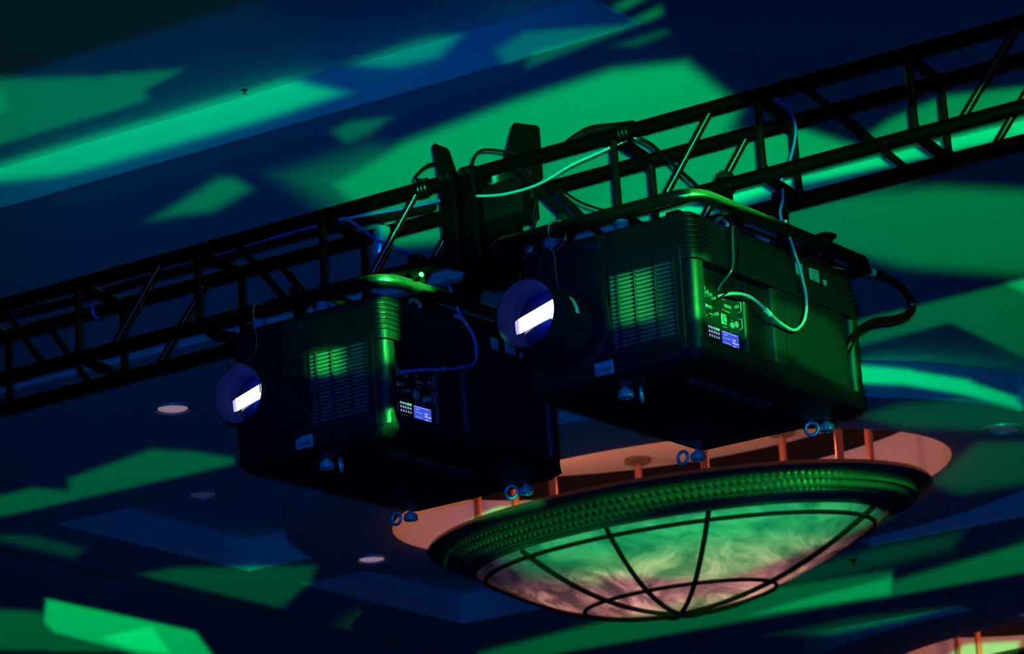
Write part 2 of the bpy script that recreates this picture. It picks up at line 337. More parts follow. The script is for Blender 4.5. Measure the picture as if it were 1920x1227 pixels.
shell('wall_right', [(X1, Y0, F0), (X1, Y1, F0), (X1, Y1, F1), (X1, Y0, F1)], M_wallp)
shell('wall_back', [(X0, Y1, F0), (X1, Y1, F0), (X1, Y1, F1), (X0, Y1, F1)], M_wallp)
shell('wall_front', [(X0, Y0, F0), (X1, Y0, F0), (X1, Y0, F1), (X0, Y0, F1)], M_wallp)
# near part, raised a little above the rest, with a long tray in it
T1 = rect(-30, 12.26, -7.90, 13.72)
m = MB(); m.plate(rect(-30.5, -6, 16, 16.25), [T1], ZU); m.build('upper_ceiling_panel', M_ceil, ceiling)
m = MB(); m.plate(rect(-30.5, 16.25, 16, 45), [rect(*ROb(CB)), rect(*ROb(CB+PITCH))], ZC); m.build('lower_ceiling_panel', M_ceil, ceiling)
m = MB(); m.poly([(-30.5, 16.25, ZC), (16, 16.25, ZC), (16, 16.25, ZU), (-30.5, 16.25, ZU)]); m.build('ceiling_step', M_ceil, ceiling)
m = MB(); walls(m, T1, ZU, ZK); m.plate(T1, [], ZK); m.build('long_tray', M_ceil, ceiling)
def bay(cb):
    ro = rect(*ROb(cb)); sa, sb = 3.0, 2.36; pa, pb, ba, bb = 3.585, 2.61, .29, .33
    quads = []
    for qa in (-1, 1):
        for qb in (-1, 1):
            ta = math.acos(ba/sa); tb = math.asin(bb/sb)           # arc between the two bars
            arc = [(sa*math.cos(t), sb*math.sin(t)) for t in [tb + (ta-tb)*k/24 for k in range(25)]]
            loop = [(pa, bb)] + arc + [(ba, pb), (pa, pb)]
            quads.append([(CA+qa*x, cb+qb*y) for x, y in loop])
    rec = ell(CA, cb-.05, 2.2, 1.455)
    m = MB(); m.plate(ro, quads+[rec], ZF); m.build('bay_panel', M_ceil, ceiling)
    m = MB(); walls(m, ro, ZC, ZF); m.build('bay_edge', M_edge_shade, ceiling)
    for q in quads:
        m = MB(); walls(m, q, ZF, ZK); m.plate(q, [], ZK); m.build('corner_tray', M_ceil, ceiling)
    m = MB(); walls(m, rec, ZF, 6.48); m.build('oval_recess_wall', M_ceil, ceiling, True)
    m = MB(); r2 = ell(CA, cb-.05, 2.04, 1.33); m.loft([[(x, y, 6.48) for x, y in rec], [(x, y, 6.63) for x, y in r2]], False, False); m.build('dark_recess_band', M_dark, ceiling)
    m = MB(); m.plate(ell(CA, cb-.05, 2.04, 1.33), [], 6.63); m.build('recess_lid', M_ceil, ceiling)
    # real bulbs of the chandelier light the recess from inside
    for k in range(4):
        l = bpy.data.lights.new('chandelier_bulb', 'POINT'); l.energy = 5.5; l.color = (1.0, .27, .11); l.shadow_soft_size = .06
        o = bpy.data.objects.new('chandelier_bulb', l); C.objects.link(o)
        a_, b_ = CA + (-1.2, -.4, .4, 1.2)[k], cb + (.15, -.2, .2, -.1)[k]
        o.location = AX*a_ + BX*b_ + Vector((0, 0, 6.16+EYE))
for cb in (CB, CB+PITCH): bay(cb)

# ---------------------------------------------------------------- chandeliers
def chandelier(cb, label):
    root = empty('chandelier', ROOM @ Matrix.Translation((CA, cb+.05, 5.88)), label, 'chandelier', 'oval bowl chandeliers')
    n = 120
    def ring(sa, sb, z): return [(sa*math.cos(2*math.pi*k/n), sb*math.sin(2*math.pi*k/n), z) for k in range(n)]
    prof = [(2.0, 1.225, .03), (2.015, 1.24, .0), (1.99, 1.215, -.025), (1.93, 1.16, -.035), (1.90, 1.13, -.055), (1.86, 1.09, -.06), (1.82, 1.05, -.09),
            (1.78, 1.015, -.095), (1.74, .98, -.12), (1.71, .95, -.13), (1.69, .935, -.165), (1.66, .905, -.175), (1.645, .895, -.195), (1.62, .87, -.19), (1.60, .86, -.15), (1.70, .96, -.05), (1.9, 1.13, .02)]
    m = MB(); m.loft([ring(*p) for p in prof] + [ring(*prof[0])], False, False); m.build('rim', M_bronze, root, True)
    for sa, sb, z, rr in ((1.885, 1.115, -.066, .016), (1.80, 1.035, -.102, .018), (1.725, .965, -.134, .018)):
        cnt = 190; m = MB()
        for k in range(cnt):
            t = 2*math.pi*k/cnt; c = Vector((sa*math.cos(t), sb*math.sin(t), z)); tan = Vector((-sa*math.sin(t), sb*math.cos(t), .0)).normalized()
            side = tan.cross(Vector((0, 0, 1))); d = (tan*.8 + side*.45 + Vector((0, 0, -.35))).normalized()
            m.tube([c-d*.032, c-d*.018, c+d*.018, c+d*.032], [rr*.35, rr, rr, rr*.35], 5)
        o = m.build('rope_moulding', M_bronze, root, True, False); o['kind'] = 'stuff'
    # bowl profile: semi axes shrink with depth
    def bz(f): # f: 1 at the rim, 0 at the bottom
        return -.19 - .49*(1-f**2.0)
    def ba(f): return (1.645*f, .895*f)
    rows = []
    for k in range(0, 25):
        f = math.cos(k/24*math.pi/2) if k < 24 else 0.004
        a_, b_ = ba(f); rows.append(ring(max(a_, .004), max(b_, .003), bz(f)))
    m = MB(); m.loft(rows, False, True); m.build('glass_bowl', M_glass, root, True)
    for f, rr in ((.945, .017), (.46, .016)):
        a_, b_ = ba(f); m = MB(); m.tube(ring(a_+.012, b_+.012, bz(f)-.006), rr, 6, True); m.build('hoop', M_rib, root, True)
    for k in range(8):
        ph = R(-2+45*k); t = math.atan2(math.sin(ph)*1.645/.895, math.cos(ph)); pts = []
        for q in range(21):
            f = math.cos(q/20*math.pi/2); a_, b_ = ba(f); pts.append(((a_+.01)*math.cos(t), (b_+.01)*math.sin(t), bz(f)-.01))
        m = MB(); m.tube(pts, .02, 6); m.build('rib', M_rib, root, True)
    m = MB(); m.lathe([(.002, -.715), (.02, -.712), (.045, -.70), (.05, -.685), (.03, -.675)], 16); m.build('finial', M_rib, root, True)
    for k in range(8):
        t = R(28+45*k); x, y = 1.6*math.cos(t), .92*math.sin(t)
        m = MB(); m.tube([(x, y, .0), (x, y, .745)], .029, 12); r = m.build('hanging_rod', M_rod, root, True)
        m = MB(); m.lathe([(.10, .75), (.10, .72), (.06, .705), (.03, .70)], 20, Matrix.Translation((x, y, 0))); m.build('canopy', M_bronze, r, True)
        m = MB(); m.tube([(x, y, -.0), (x*1.04, y*1.04, .02), (x*1.17, y*1.2, .02)], .02, 8); m.build('rim_bracket', M_rod, r, True)
    return root
chandelier(CB, 'large oval bronze-rimmed bowl chandelier of mottled pink glass below the right projector')
chandelier(CB+PITCH, 'second bronze chandelier barely in view at the bottom right corner')

# ---------------------------------------------------------------- downlights and small ceiling fittings
def downlight(a_, b_, z, label, lit=True):
    root = empty('downlight', ROOM @ Matrix.Translation((a_, b_, z)), label, 'downlight', 'recessed round downlights')
    m = MB(); m.lathe([(.135, 0), (.133, -.012), (.118, -.014), (.112, -.004), (.112, 0)], 36); m.build('trim_ring', M_trim, root, True)
    m = MB(); m.lathe([(.112, -.004), (.09, -.002), (.055, -.001), (.05, -.001)], 36); m.build('reflector', M_refl, root, True)
    m = MB(); m.lathe([(.001, -.010), (.06, -.009), (.085, -.006), (.095, -.003)], 24, cap0=True); m.build('lamp', M_bulb if lit else M_bulb_off, root, True)
downlight(-13.595, 17.294, ZC, 'round downlight left of the left projector, below the truss')
downlight(CA+2.68, CB, ZF, 'round blue-tinted downlight right of the chandelier recess', False)
downlight(CA-2.68, CB+.03, ZF, 'round downlight between left projector and chandelier rim')
downlight(-15.61, 20.18, ZK, 'dim downlight in the tray below the left projector', False)
downlight(CA, CB+PITCH-1.83, ZF, 'round blue-tinted downlight at the lower right edge', False)
def small_fitting(a_, b_, z, label, name='sprinkler', cat='sprinkler', sc=.8):
    root = empty(name, ROOM @ Matrix.Translation((a_, b_, z)) @ Matrix.Scale(sc, 4), label, cat)
    m = MB(); m.lathe([(.045, 0), (.045, -.008), (.02, -.016), (.012, -.02)], 16, cap1=True); m.build('escutcheon', M_dsteel, root, True)
    m = MB(); m.tube([(0, 0, -.018), (0, 0, -.05)], .008, 8); m.lathe([(.025, -.05), (.025, -.055)], 12, cap0=True, cap1=True); m.build('deflector', M_dsteel, root)
small_fitting(-12.75, 24.87, ZF, 'small dark sprinkler head on green-lit ceiling right of the chandelier bowl')
small_fitting(-12.68, 26.42, ZC, 'small dark sprinkler head on the green ceiling band at lower right')
small_fitting(-15.07, 26.36, ZC, 'small dark sprinkler head below the chandelier bowl')

small_fitting(-10.20, 13.64, ZK, 'tiny dark sprinkler head beside the bright strip wall at upper left', sc=.4)

# ---------------------------------------------------------------- trusses
TM = Matrix(((.88464, .46579, -.02139, 0), (-.46441, .88427, .04887, 13.154), (.04168, -.03329, .99858, 4.185+EYE), (0, 0, 0, 1)))
DT, HT = .325, .322
def truss(name_label, s0, s1, posts, ups, diags, endpost):
    root = empty('lighting_truss', TM @ Matrix.Translation((s0 if endpost > 0 else s1, 0, 0)), name_label, 'truss', 'box truss sections')
    off = Vector((s0 if endpost > 0 else s1, 0, 0))
    L = lambda s, v, w_: Vector((s, v, w_)) - off
    for v in (0, DT):
        for w_ in (0, HT):
            m = MB(); m.tube([L(s0, v, w_), L(s1, v, w_)], .027, 20); m.build('chord', M_truss, root, True)
    for s in ups:
        for v in (0, DT):
            m = MB(); m.tube([L(s, v, 0), L(s+.004, v, HT)], .0148, 14)
            m.tube([L(s, v, .027), L(s, v, .036)], .019, 12); m.tube([L(s, v, HT-.036), L(s, v, HT-.027)], .019, 12); m.build('upright', M_truss_lit, root, True)
        for w_ in (0, HT):
            m = MB(); m.tube([L(s, 0, w_), L(s, DT, w_)], .022, 14); m.build('cross_tube', M_truss, root, True)
    for sb, st in diags:
        for v in (0, DT):
            m = MB(); m.tube([L(sb, v, 0), L(st, v, HT)], .0148, 14); m.build('diagonal', M_truss_lit, root, True)
    s = posts
    for v in (0, DT):
        M4 = Matrix.Translation(L(s, v, 0))
        m = MB(); m.rbox((-.036, -.034, -.04), (.036, .034, HT+.03), .012, 3, M4); m.build('end_post', M_truss, root, True)
        for w_ in (.0, HT):
            for q in (-1, 1):
                m = MB(); m.lathe([(.001, -.052), (.011, -.052), (.011, -.036)], 6, M4 @ Matrix.Translation((q*.016, 0, w_)) @ Matrix.Rotation(R(-90), 4, 'X'), cap0=True); m.build('bolt', M_dsteel, root)
    for w_ in (0, HT):
        m = MB(); m.rbox((-.03, 0, -.026), (.03, DT, .026), .008, 2, Matrix.Translation(L(s, 0, w_))); m.build('end_crossbar', M_truss, root, True)
k = 1.35
ups = [-.612-.4395*i for i in range(6)]
truss('left section of black box truss, running down to the left edge', -4.4, -.238, -.228, [u*k for u in ups],
      [(-.465*k, -.275*k), (-.741*k, -.914*k), (-1.371*k, -1.173*k), (-1.618*k, -1.774*k), (-2.25*k, -2.05*k), (-2.50*k, -2.66*k), (-3.13*k, -2.93*k)], -1)
ups = [.362, .813, 1.268, 1.72, 2.17, 2.62]
truss('right section of black box truss, rising to the upper right edge', -.13, 4.2, -.139, [u*k for u in ups],
      [(.224*k, .037*k), (.495*k, .679*k), (1.147*k, .95*k), (1.397*k, 1.597*k), (2.05*k, 1.86*k), (2.31*k, 2.50*k)], 1)

def bar(name, pts, r, mat_, label, cat, mw, n=8, smooth=True, group=None, sub=8):
    o = Vector(pts[0]); m = MB(); m.tube(curve_pts([V3(p)-o for p in pts], sub), r, n)
    ob = m.build(name, mat_, None, True); ob.matrix_world = mw @ Matrix.Translation(o); return tag(ob, label, cat, group)
bar('cable', [(.30, .0, .335), (.36, .0, .358), (.42, .0, .366), (.50, .01, .356), (.58, .01, .345)], .02, M_blk_cable, 'black cable bundle humped over the top truss tube right of centre', 'cable', TM)
bar('cable', [(-.10, -.03, .215), (.02, -.035, .190), (.174, -.035, .192), (.319, -.02, .240), (.427, .02, .278), (.52, .06, .315)], .0055, M_pale_cable, 'thin blue-white cable sagging across the truss just right of the centre posts', 'cable', TM)
bar('cable', [(1.10, .02, .36), (1.132, .15, .341), (1.175, .15, .274), (1.182, .15, .196), (1.143, .15, .087), (1.12, .12, .03), (1.101, .15, -.047), (1.084, .15, -.103), (1.095, .15, -.181)], .0055, M_blue_cable, 'blue cable dropping through the truss above the right projector', 'cable', TM)
bar('cable', [(-.95, .1, .39), (-.817, .15, .36), (-.741, .15, .302), (-.659, .15, .224), (-.569, .15, .168), (-.459, .15, .097), (-.36, .15, .04)], .0055, M_blue_cable, 'blue cable slanting through the truss above the left projector', 'cable', TM)
bar('cable', [(-4.2, .2, .372), (-2.9, .23, .372), (-2.531, .25, .375), (-2.171, .25, .365), (-1.834, .25, .370), (-1.499, .25, .368), (-1.2, .25, .377), (-.8, .26, .37), (-.45, .27, .35)], .017, M_blk_cable, 'thick black cable lying along the rear top tube of left truss', 'cable', TM)
bar('cable', [(-1.6, .27, .385), (-1.2, .24, .392), (-.95, .2, .375), (-.8, .2, .37), (-.5, .25, .365), (-.2, .2, .34)], .006, M_blue_cable, 'thin blue cable lying along the rear top tube above the left projector', 'cable', TM)
bar('cable', [(.50, .06, .335), (.581, .1, .307), (.663, .1, .212), (.784, .1, .062), (.83, .1, 0)], .008, M_blk_cable, 'black cable slanting down between uprights right of the cable hump', 'cable', TM)
bar('cable', [(.05, .29, .33), (.121, .3, .272), (.187, .3, .214), (.277, .3, .16), (.36, .3, .12)], .005, M_blk_cable, 'thin black cable behind the truss above the right projector lens', 'cable', TM)
bar('cable', [(-.31, -.04, .33), (-.36, -.04, .355), (-.33, .02, .42), (-.29, .1, .45)], .006, M_blk_cable, 'short black cable looping to the small barn door leaf', 'cable', TM)
bar('cable', [(-.10, -.045, .20), (-.105, -.04, .33), (-.08, -.01, .405), (-.03, .08, .42), (.02, .12, .40)], .0055, M_blk_cable, 'black cable looping over the top tube beside the large barn door leaf', 'cable', TM)
bar('cable', [(.06, .16, .25), (.062, .16, .17), (.03, .16, .08), (-.02, .16, .02), (-.04, .16, -.02)], .0055, M_blk_cable, 'black twisted lead hanging from the stage light', 'cable', TM)
bar('cable', [(.07, .15, .22), (.045, .15, .13), (.05, .15, .06), (.035, .15, .0)], .005, M_blk_cable, 'second black lead hanging from the stage light', 'cable', TM)
for s, lab in ((-.36, 'cable tie bundle wrapped round the top tube left of centre posts'), (.53, 'black tape wrap round the top tube at the cable hump')):
    m = MB()
    for q in range(3): m.tube([(.0+q*.016, .031*math.cos(t), .031*math.sin(t)) for t in [2*math.pi*j/16 for j in range(16)]], .006, 6, True)
    o = m.build('cable_wrap', M_blk_cable, None, True); o.matrix_world = TM @ Matrix.Translation((s, 0, HT)); tag(o, lab, 'cable wrap')
m = MB(); m.tube([(0, -.001+.03*math.cos(t), .03*math.sin(t)) for t in [2*math.pi*j/20 for j in range(20)]], .007, 6, True)
o = m.build('tape_band', M_blue_cable, None, True); o.matrix_world = TM @ Matrix.Translation((-2.14, DT, HT-.002)); tag(o, 'blue tape band round the rear top tube at far left', 'tape')

# stage light with barn doors, hung in the truss
root = empty('stage_light', TM @ Matrix.Translation((-.12, .17, .2)), 'black stage light with raised barn doors behind the truss centre posts', 'stage light')
OF = Vector((-.12, .17, .2))
def leafm(pts, th=.004):
    P = [Vector(p)-OF for p in pts]; n = (P[1]-P[0]).cross(P[-1]-P[0]).normalized()*th
    m = MB(); m.loft([P, [p+n for p in P]]); return m
leafm([(-.398, .19, .575), (-.389, .19, .584), (-.312, .15, .53), (-.302, .15, .515), (-.262, .15, .36), (-.37, .19, .35)]).build('barn_door', M_flag, root)
leafm([(-.034, .19, .565), (-.022, .19, .575), (.092, .16, .522), (.101, .16, .510), (.098, .16, .30), (.03, .17, .24), (-.10, .19, .30), (-.095, .19, .40)]).build('barn_door', M_flag, root)
leafm([(-.26, .11, .36), (-.10, .11, .36), (-.08, .06, .30), (-.28, .06, .30)]).build('barn_door', M_flag, root)
m = MB(); m.rbox((-.17, -.07, -.04), (.15, .08, .11), .015, 3); m.build('housing', M_flag, root, True)
m = MB(); m.lathe([(.07, .10), (.085, .13), (.09, .15), (.08, .15), (.06, .11)], 24); m.build('lens_ring', M_dsteel, root, True)
m = MB(); m.tube([(-.18, 0, .03), (-.18, 0, .16), (-.1, 0, .17)], .008, 8); m.tube([(.16, 0, .03), (.16, 0, .15), (.1, 0, .17)], .008, 8); m.build('yoke', M_dsteel, root, True)
m = MB(); m.tube([(-.10, -.05, -.13), (-.10, -.05, .0)], .012, 10); m.rbox((-.13, -.08, -.19), (-.07, -.02, -.12), .01, 2); m.build('mounting_arm', M_dsteel, root, True)

# flared reflector cup hanging between the chords
root = empty('work_light', TM @ Matrix.Translation((-.70, .28, .33)), 'small pale cylindrical work light inside the truss above left projector', 'lamp')
A4 = Matrix.Rotation(R(14), 4, 'Y')
m = MB(); m.lathe([(.001, .0), (.03, -.002), (.034, -.02), (.032, -.11), (.028, -.12)], 24, A4); m.build('barrel', M_steel, root, True)
m = MB(); m.lathe([(.018, -.12), (.018, -.15), (.01, -.155), (.001, -.156)], 16, A4); m.build('lamp_tip', M_purple, root, True)
m = MB(); m.tube([(0, 0, 0), (0, -.0, .03), (.01, .02, .045)], .006, 8); m.build('hook', M_dsteel, root, True)

# ---------------------------------------------------------------- projectors
def rotm(yaw, pt, ro): return Matrix.Rotation(R(yaw), 4, 'Z') @ Matrix.Rotation(R(pt), 4, 'X') @ Matrix.Rotation(R(ro), 4, 'Y')
PRM = Matrix.Translation((.045, 12.69, 3.433+EYE)) @ rotm(-34.707, .085, .09)
PLM = Matrix.Translation((-1.113, 13.637, 3.469+EYE)) @ rotm(-34.069, .807, -.454)
W_, L_, H_ = .756, 1.185, .562
SEAM = .379
MESH = {}
def text_mesh(body, size, ext, mw):
    key = (body, size)
    c = bpy.data.curves.new('t', 'FONT'); c.body = body; c.size = size; c.extrude = ext; c.align_x = 'CENTER'; c.align_y = 'CENTER'; c.resolution_u = 3
    o = bpy.data.objects.new('t', c); C.objects.link(o); bpy.context.view_layer.update()
    me = bpy.data.meshes.new_from_object(o.evaluated_get(bpy.context.evaluated_depsgraph_get())); bpy.data.objects.remove(o); bpy.data.curves.remove(c)
    me.transform(mw); return me
def mesh_ob(name, me, mat_, parent):
    me.materials.clear(); me.materials.append(mat_); o = bpy.data.objects.new(name, me); C.objects.link(o); o.parent = parent; return o
def hoop(x0, y0, x1, y1, r, z): return [(x, y, z) for x, y in rrect(x0, y0, x1, y1, r, 5)]
def projector(MW, label, lx, lz, hood_r, right):
    P = empty('projector', MW, label, 'projector', 'ceiling hung projectors')
    # lower casing core, narrower where side panels sit
    m = MB(); m.loft([hoop(0, 0, W_-.045, L_, .03, .04), hoop(0, 0, W_-.045, L_, .03, SEAM)]); body = m.build('lower_casing', M_case2, P, True)
    # upper casing, tapering towards the rear
    m = MB(); m.loft([hoop(0, 0, W_, L_, .03, SEAM+.003), hoop(0, 0, W_, L_, .03, SEAM+.02), hoop(.006, .006, W_-.012, L_-.062, .03, H_-.012), hoop(.014, .014, W_-.02, L_-.07, .03, H_)])
    m.build('upper_casing', M_case, P, True)
    # wrapped cooling louvres near the top of front and rear corners
    for i in range(7):
        z = .424 + i*.0205; f = (z-SEAM)/(H_-SEAM); xr = W_-.012*f+.001; yf = .006*f-.001
        path = [(.395, yf), (W_-.05, yf)] + [(xr-.03+.03*math.sin(R(t)), yf+.03-.03*math.cos(R(t))) for t in (15, 30, 45, 60, 75)] + [(xr, yf+.03), (xr, .135)]
        rows = [[(x+nx*d, y+ny*d, z+dz) for d, dz in ((-.002, -.007), (.007, -.004), (.007, .001), (-.002, .007))] for (x, y), (nx, ny) in
                zip(path, [(0, -1), (0, -1)] + [(math.sin(R(t)), -math.cos(R(t))) for t in (15, 30, 45, 60, 75)] + [(1, 0), (1, 0)])]
        m = MB(); m.loft(rows); m.build('louvre', M_case, P)
        yr = L_ - .062*f + .001
        rows = [[(x, y, z+dz) for x, y, dz in q] for q in ([(xr-.004, yr-.15, -.007), (xr+.006, yr-.15, -.004), (xr+.006, yr-.15, .001), (xr-.004, yr-.15, .007)],
                [(xr-.004, yr+.0, -.007), (xr+.006, yr+.010, -.004), (xr+.006, yr+.010, .001), (xr-.004, yr-.0, .007)], [(xr-.5, yr-.002, -.007), (xr-.5, yr+.010, -.004), (xr-.5, yr+.010, .001), (xr-.5, yr-.002, .007)])]
        m = MB(); m.loft(rows); m.build('rear_louvre', M_case, P)
        m = MB(); m.box((.02, yf-.006, z-.004), (.36, yf+.002, z+.002)); m.build('left_louvre', M_case, P)
    # bottom cover with curved chamfer
    ys = [0, .07, .2, .35, .522, .68, .807, .92, 1.008, 1.08, 1.14]; xs = [.70, .701, .672, .643, .62, .609, .608, .617, .635, .66, .69]
    n = len(ys)
    top = [(.03, 0), (.0, .03), (.0, L_-.03), (.03, L_)]
    lo0 = [(.0+.0, .02, .045), (0, L_-.02, .045), (.02, L_, .045), (W_-.03, L_, .045)] + [(W_, y*(L_/1.14)*.97+.015, .045) for y in ys[::-1]] + [(W_-.03, 0, .045), (.02, 0, .045)]
    lo1 = [(.0+.0, .02, .02), (0, L_-.02, .02), (.02, L_, .02), (W_-.04, L_, .02)] + [(W_+.004-.02*math.sin(math.pi*i/(n-1)), y*(L_/1.14)*.97+.015, .022) for i, y in list(enumerate(ys))[::-1]] + [(W_-.05, .01, .02), (.02, .01, .02)]
    lo2 = [(.015, .06, .0), (.015, L_-.04, .0), (.04, L_-.03, .0), (W_-.10, L_-.03, .0)] + [(x, y+.02, .0) for x, y in list(zip(xs, ys))[::-1]] + [(W_-.12, .05, .0), (.04, .05, .0)]
    m = MB(); m.loft([lo0, lo1, lo2]); m.build('bottom_cover', M_case2, P, False)
    m = MB(); m.tube([(x, y+.02, -.0005) for x, y in zip(xs, ys)][1:-1], .0012, 4); m.build('cover_edge', M_dsteel, P)
    m = MB(); me = text_mesh('HDF-W30 FLEX', .085, .0006, Matrix(((0, 1, 0, .560), (1, 0, 0, .50), (0, 0, -1, -.001), (0, 0, 0, 1)))); m.bm.free(); mesh_ob('model_lettering', me, M_faint, P)
    m = MB(); m.box((.587, .103, -.001), (.643, .108, .0)); m.build('small_mark', M_faint, P)
    m = MB()
    for i in range(9): m.box((.06, .78+i*.022, -.003), (.30, .788+i*.022, .001))
    o = m.build('bottom_vent', M_case2, P); o['kind'] = 'stuff'
    # front: panel, grille, seam, logo
    m = MB(); m.rbox((.385, -.006, .075), (W_-.055, .004, .44), .004, 2); m.build('front_grille_panel', M_case, P)
    m = MB(); m.box((.392, -.0065, .100), (.672, -.006, .388)); m.build('grille_opening', M_black, P)
    slat = None
    sh = -.045
    for j, (x0, x1) in enumerate(((.398, .425), (.436, .500), (.512, .588), (.600, .668))):
        for i in range(18):
            z = .112 + i*.0155
            m = MB() if (i == 0) else None
            if m:
                m.loft([[(x0, -.0075, -.0035), (x0, -.016, -.001), (x0, -.016, .0), (x0, -.0075, .0005)], [(x1, -.0075, -.0035), (x1, -.016, -.001), (x1, -.016, .0), (x1, -.0075, .0005)]])
                slat = m.build('slat', M_slat, P)
                slat.location = (0, 0, z)
            else:
                o = slat.copy(); C.objects.link(o); o.parent = P; o.location = (0, 0, z)
    for x in (.430, .506, .594, .674):
        m = MB(); m.rbox((x-.004, -.018, .100), (x+.004, -.006, .388), .002, 1); m.build('grille_divider', M_black, P)
    m = MB(); m.box((.7005, -.0015, .09), (.7025, .002, .47)); m.build('front_seam', M_dsteel, P)
    m = MB(); m.rbox((.305, -.012, .020), (.385, .0, .070), .002, 1); pl = m.build('logo_plate', M_plate, P)
    m = MB(); m.box((.3835, -.0135, .0205), (.3853, -.0118, .0695)); m.build('bright_plate_edge', M_tag, pl)
    me = text_mesh('BARCO', .0225, .0005, Matrix.Translation((.343, -.0125, .037)) @ Matrix(((-1, 0, 0, 0), (0, 0, -1, 0), (0, -1, 0, 0), (0, 0, 0, 1)))); o = mesh_ob('logo_lettering', me, M_ink, pl)
    m = MB(); cx, cz = .3165, .037
    pts = [(cx-.0105, -.0125, cz), (cx, -.0125, cz+.0105), (cx+.0105, -.0125, cz), (cx, -.0125, cz-.0105)]
    m.tube(pts, .0009, 4, True); m.build('logo_diamond', M_ink, pl)
    # two sensor windows
    for x in (.300, .345):
        m = MB(); T = Matrix.Translation((x, .0, .515)) @ Matrix.Rotation(R(90), 4, 'X')
        m.lathe([(.021, .0), (.021, .012), (.017, .014), (.016, .008), (.001, .012)], 20, T); m.build('sensor_window', mat_gloss, P, True)
    # lens
    T = Matrix.Translation((lx, 0, lz)) @ Matrix.Rotation(R(90), 4, 'X')
    m = MB(); m.lathe([(hood_r*1.28, 0), (hood_r*1.25, .012), (hood_r*1.1, .016), (hood_r*1.0, .004)], 40, T); m.build('lens_opening_ring', M_case, P, True)
    r = hood_r
    m = MB(); m.lathe([(r*.80, 0), (r*.80, .06), (r*.86, .065), (r*.86, .12), (r*.9, .125), (r*.9, .20), (r*.98, .225), (r, .24), (r, .31), (r*.965, .312), (r*.955, .30), (r*.90, .27), (r*.89, .265), (r*.86, .24), (r*.85, .235), (r*.82, .21), (r*.80, .205)], 48, T)
    lens = m.build('lens_barrel', M_lensin, P, True)
    m = MB(); m.lathe([(r*.8, .205), (r*.6, .214), (r*.3, .2195), (.001, .221)], 40, T); m.build('front_glass', M_glass_lens, lens, True)
    # lit panel seen through the glass and the light it throws
    q = r/.13; T2 = MW @ T
    def pr(x, z, y): return Vector((lx+x*q, -y, lz+z*q))
    m = MB(); m.loft([[pr(-.088, -.040, .223), pr(.070, -.004, .223), pr(.096, .014, .223), pr(.092, .040, .223), pr(.066, .056, .223), pr(-.090, .014, .223)], [pr(-.088, -.040, .226), pr(.070, -.004, .226), pr(.096, .014, .226), pr(.092, .040, .226), pr(.066, .056, .226), pr(-.090, .014, .226)]])
    m.build('lit_panel', M_beam, lens)
    m = MB(); m.lathe([(.001, 0), (.034*q, 0), (.034*q, .002), (.001, .002)], 24, Matrix.Translation(pr(.066, .018, .229)) @ Matrix.Rotation(R(90), 4, 'X')); m.build('glare_disc', M_beam, lens)  # glowing disc added for the hot spot of glare at the panel's end
    m = MB(); m.loft([[pr(-.104, -.042, .223), pr(-.088, -.040, .223), pr(-.090, .014, .223), pr(-.106, .008, .223)], [pr(-.104, -.042, .226), pr(-.088, -.040, .226), pr(-.090, .014, .226), pr(-.106, .008, .226)]]); m.build('dim_panel_edge', M_beam2, lens)
    if right:
        m = MB(); rows = []
        for t in (-18, -6, 6, 18): rows.append([(lx+(r*.905)*math.cos(R(t+22)), -.135, lz+(r*.905)*math.sin(R(t+22))), (lx+(r*.905)*math.cos(R(t+22)), -.160, lz+(r*.905)*math.sin(R(t+22)))])
        m.loft(rows, False, False, False); m.build('barrel_label', M_tag, lens)
    l = bpy.data.lights.new('projector_lamp', 'POINT'); l.energy = 1.3; l.color = (.02, .12, 1.0); l.shadow_soft_size = .02
    o = bpy.data.objects.new('projector_lamp', l); C.objects.link(o); o.location = MW @ Vector((lx+.05, -.262, lz+.01))
    # side: pillars, panels, skirt
    m = MB(); m.loft([hoop(W_-.09, .004, W_-.002, .083, .032, .045), hoop(W_-.09, .004, W_-.002, .083, .032, SEAM-.002)]); m.build('corner_pillar', M_case, P, True)
    m = MB(); m.rbox((W_-.06, .02, .045), (W_-.0, L_-.02, .088), .004, 2); m.build('side_skirt', M_case2, P, True)
    m = MB(); m.rbox((W_-.048, .083, .088), (W_-.036, .345, .330), .002, 1); cp = m.build('connector_panel', M_panel, P)
    m = MB(); m.loft([hoop(W_-.06, .345, W_-.012, .385, .015, .088), hoop(W_-.06, .345, W_-.012, .385, .015, .30)]); m.build('rounded_divider', M_case, P, True)
    m = MB(); m.rbox((W_-.05, .385, .088), (W_-.026, .528, .372), .003, 2); m.build('narrow_door', M_case2, P)
    rows = []
    for y, dx in ((.528, -.022), (.533, -.008), (.545, -.001), (.61, .002), (.8, .004), (1.0, .0), (1.07, -.006), (1.08, -.02)):
        rows.append([(W_-.05, y, .088), (W_+dx, y, .088), (W_+dx, y, SEAM-.003), (W_-.05, y, SEAM-.003)])
    m = MB(); m.loft(rows); m.build('lamp_door', M_case, P, True)
    m = MB(); m.box((W_+.0, .604, .09), (W_+.0035, .606, SEAM-.004)); m.build('door_seam', M_dsteel, P)
    m = MB(); m.loft([hoop(W_-.06, 1.118, W_-.002, L_-.002, .025, .045), hoop(W_-.06, 1.118, W_-.002, L_-.002, .025, SEAM-.002)]); m.build('rear_pillar', M_case, P, True)
    for y in (.537, .612):
        m = MB(); m.lathe([(.011, 0), (.011, .003), (.008, .003), (.007, -.001), (.001, -.001)], 14, Matrix.Translation((W_+.0, y, .066)) @ Matrix.Rotation(R(90), 4, 'Y')); m.build('latch', M_dsteel, P)
    X = W_-.0355
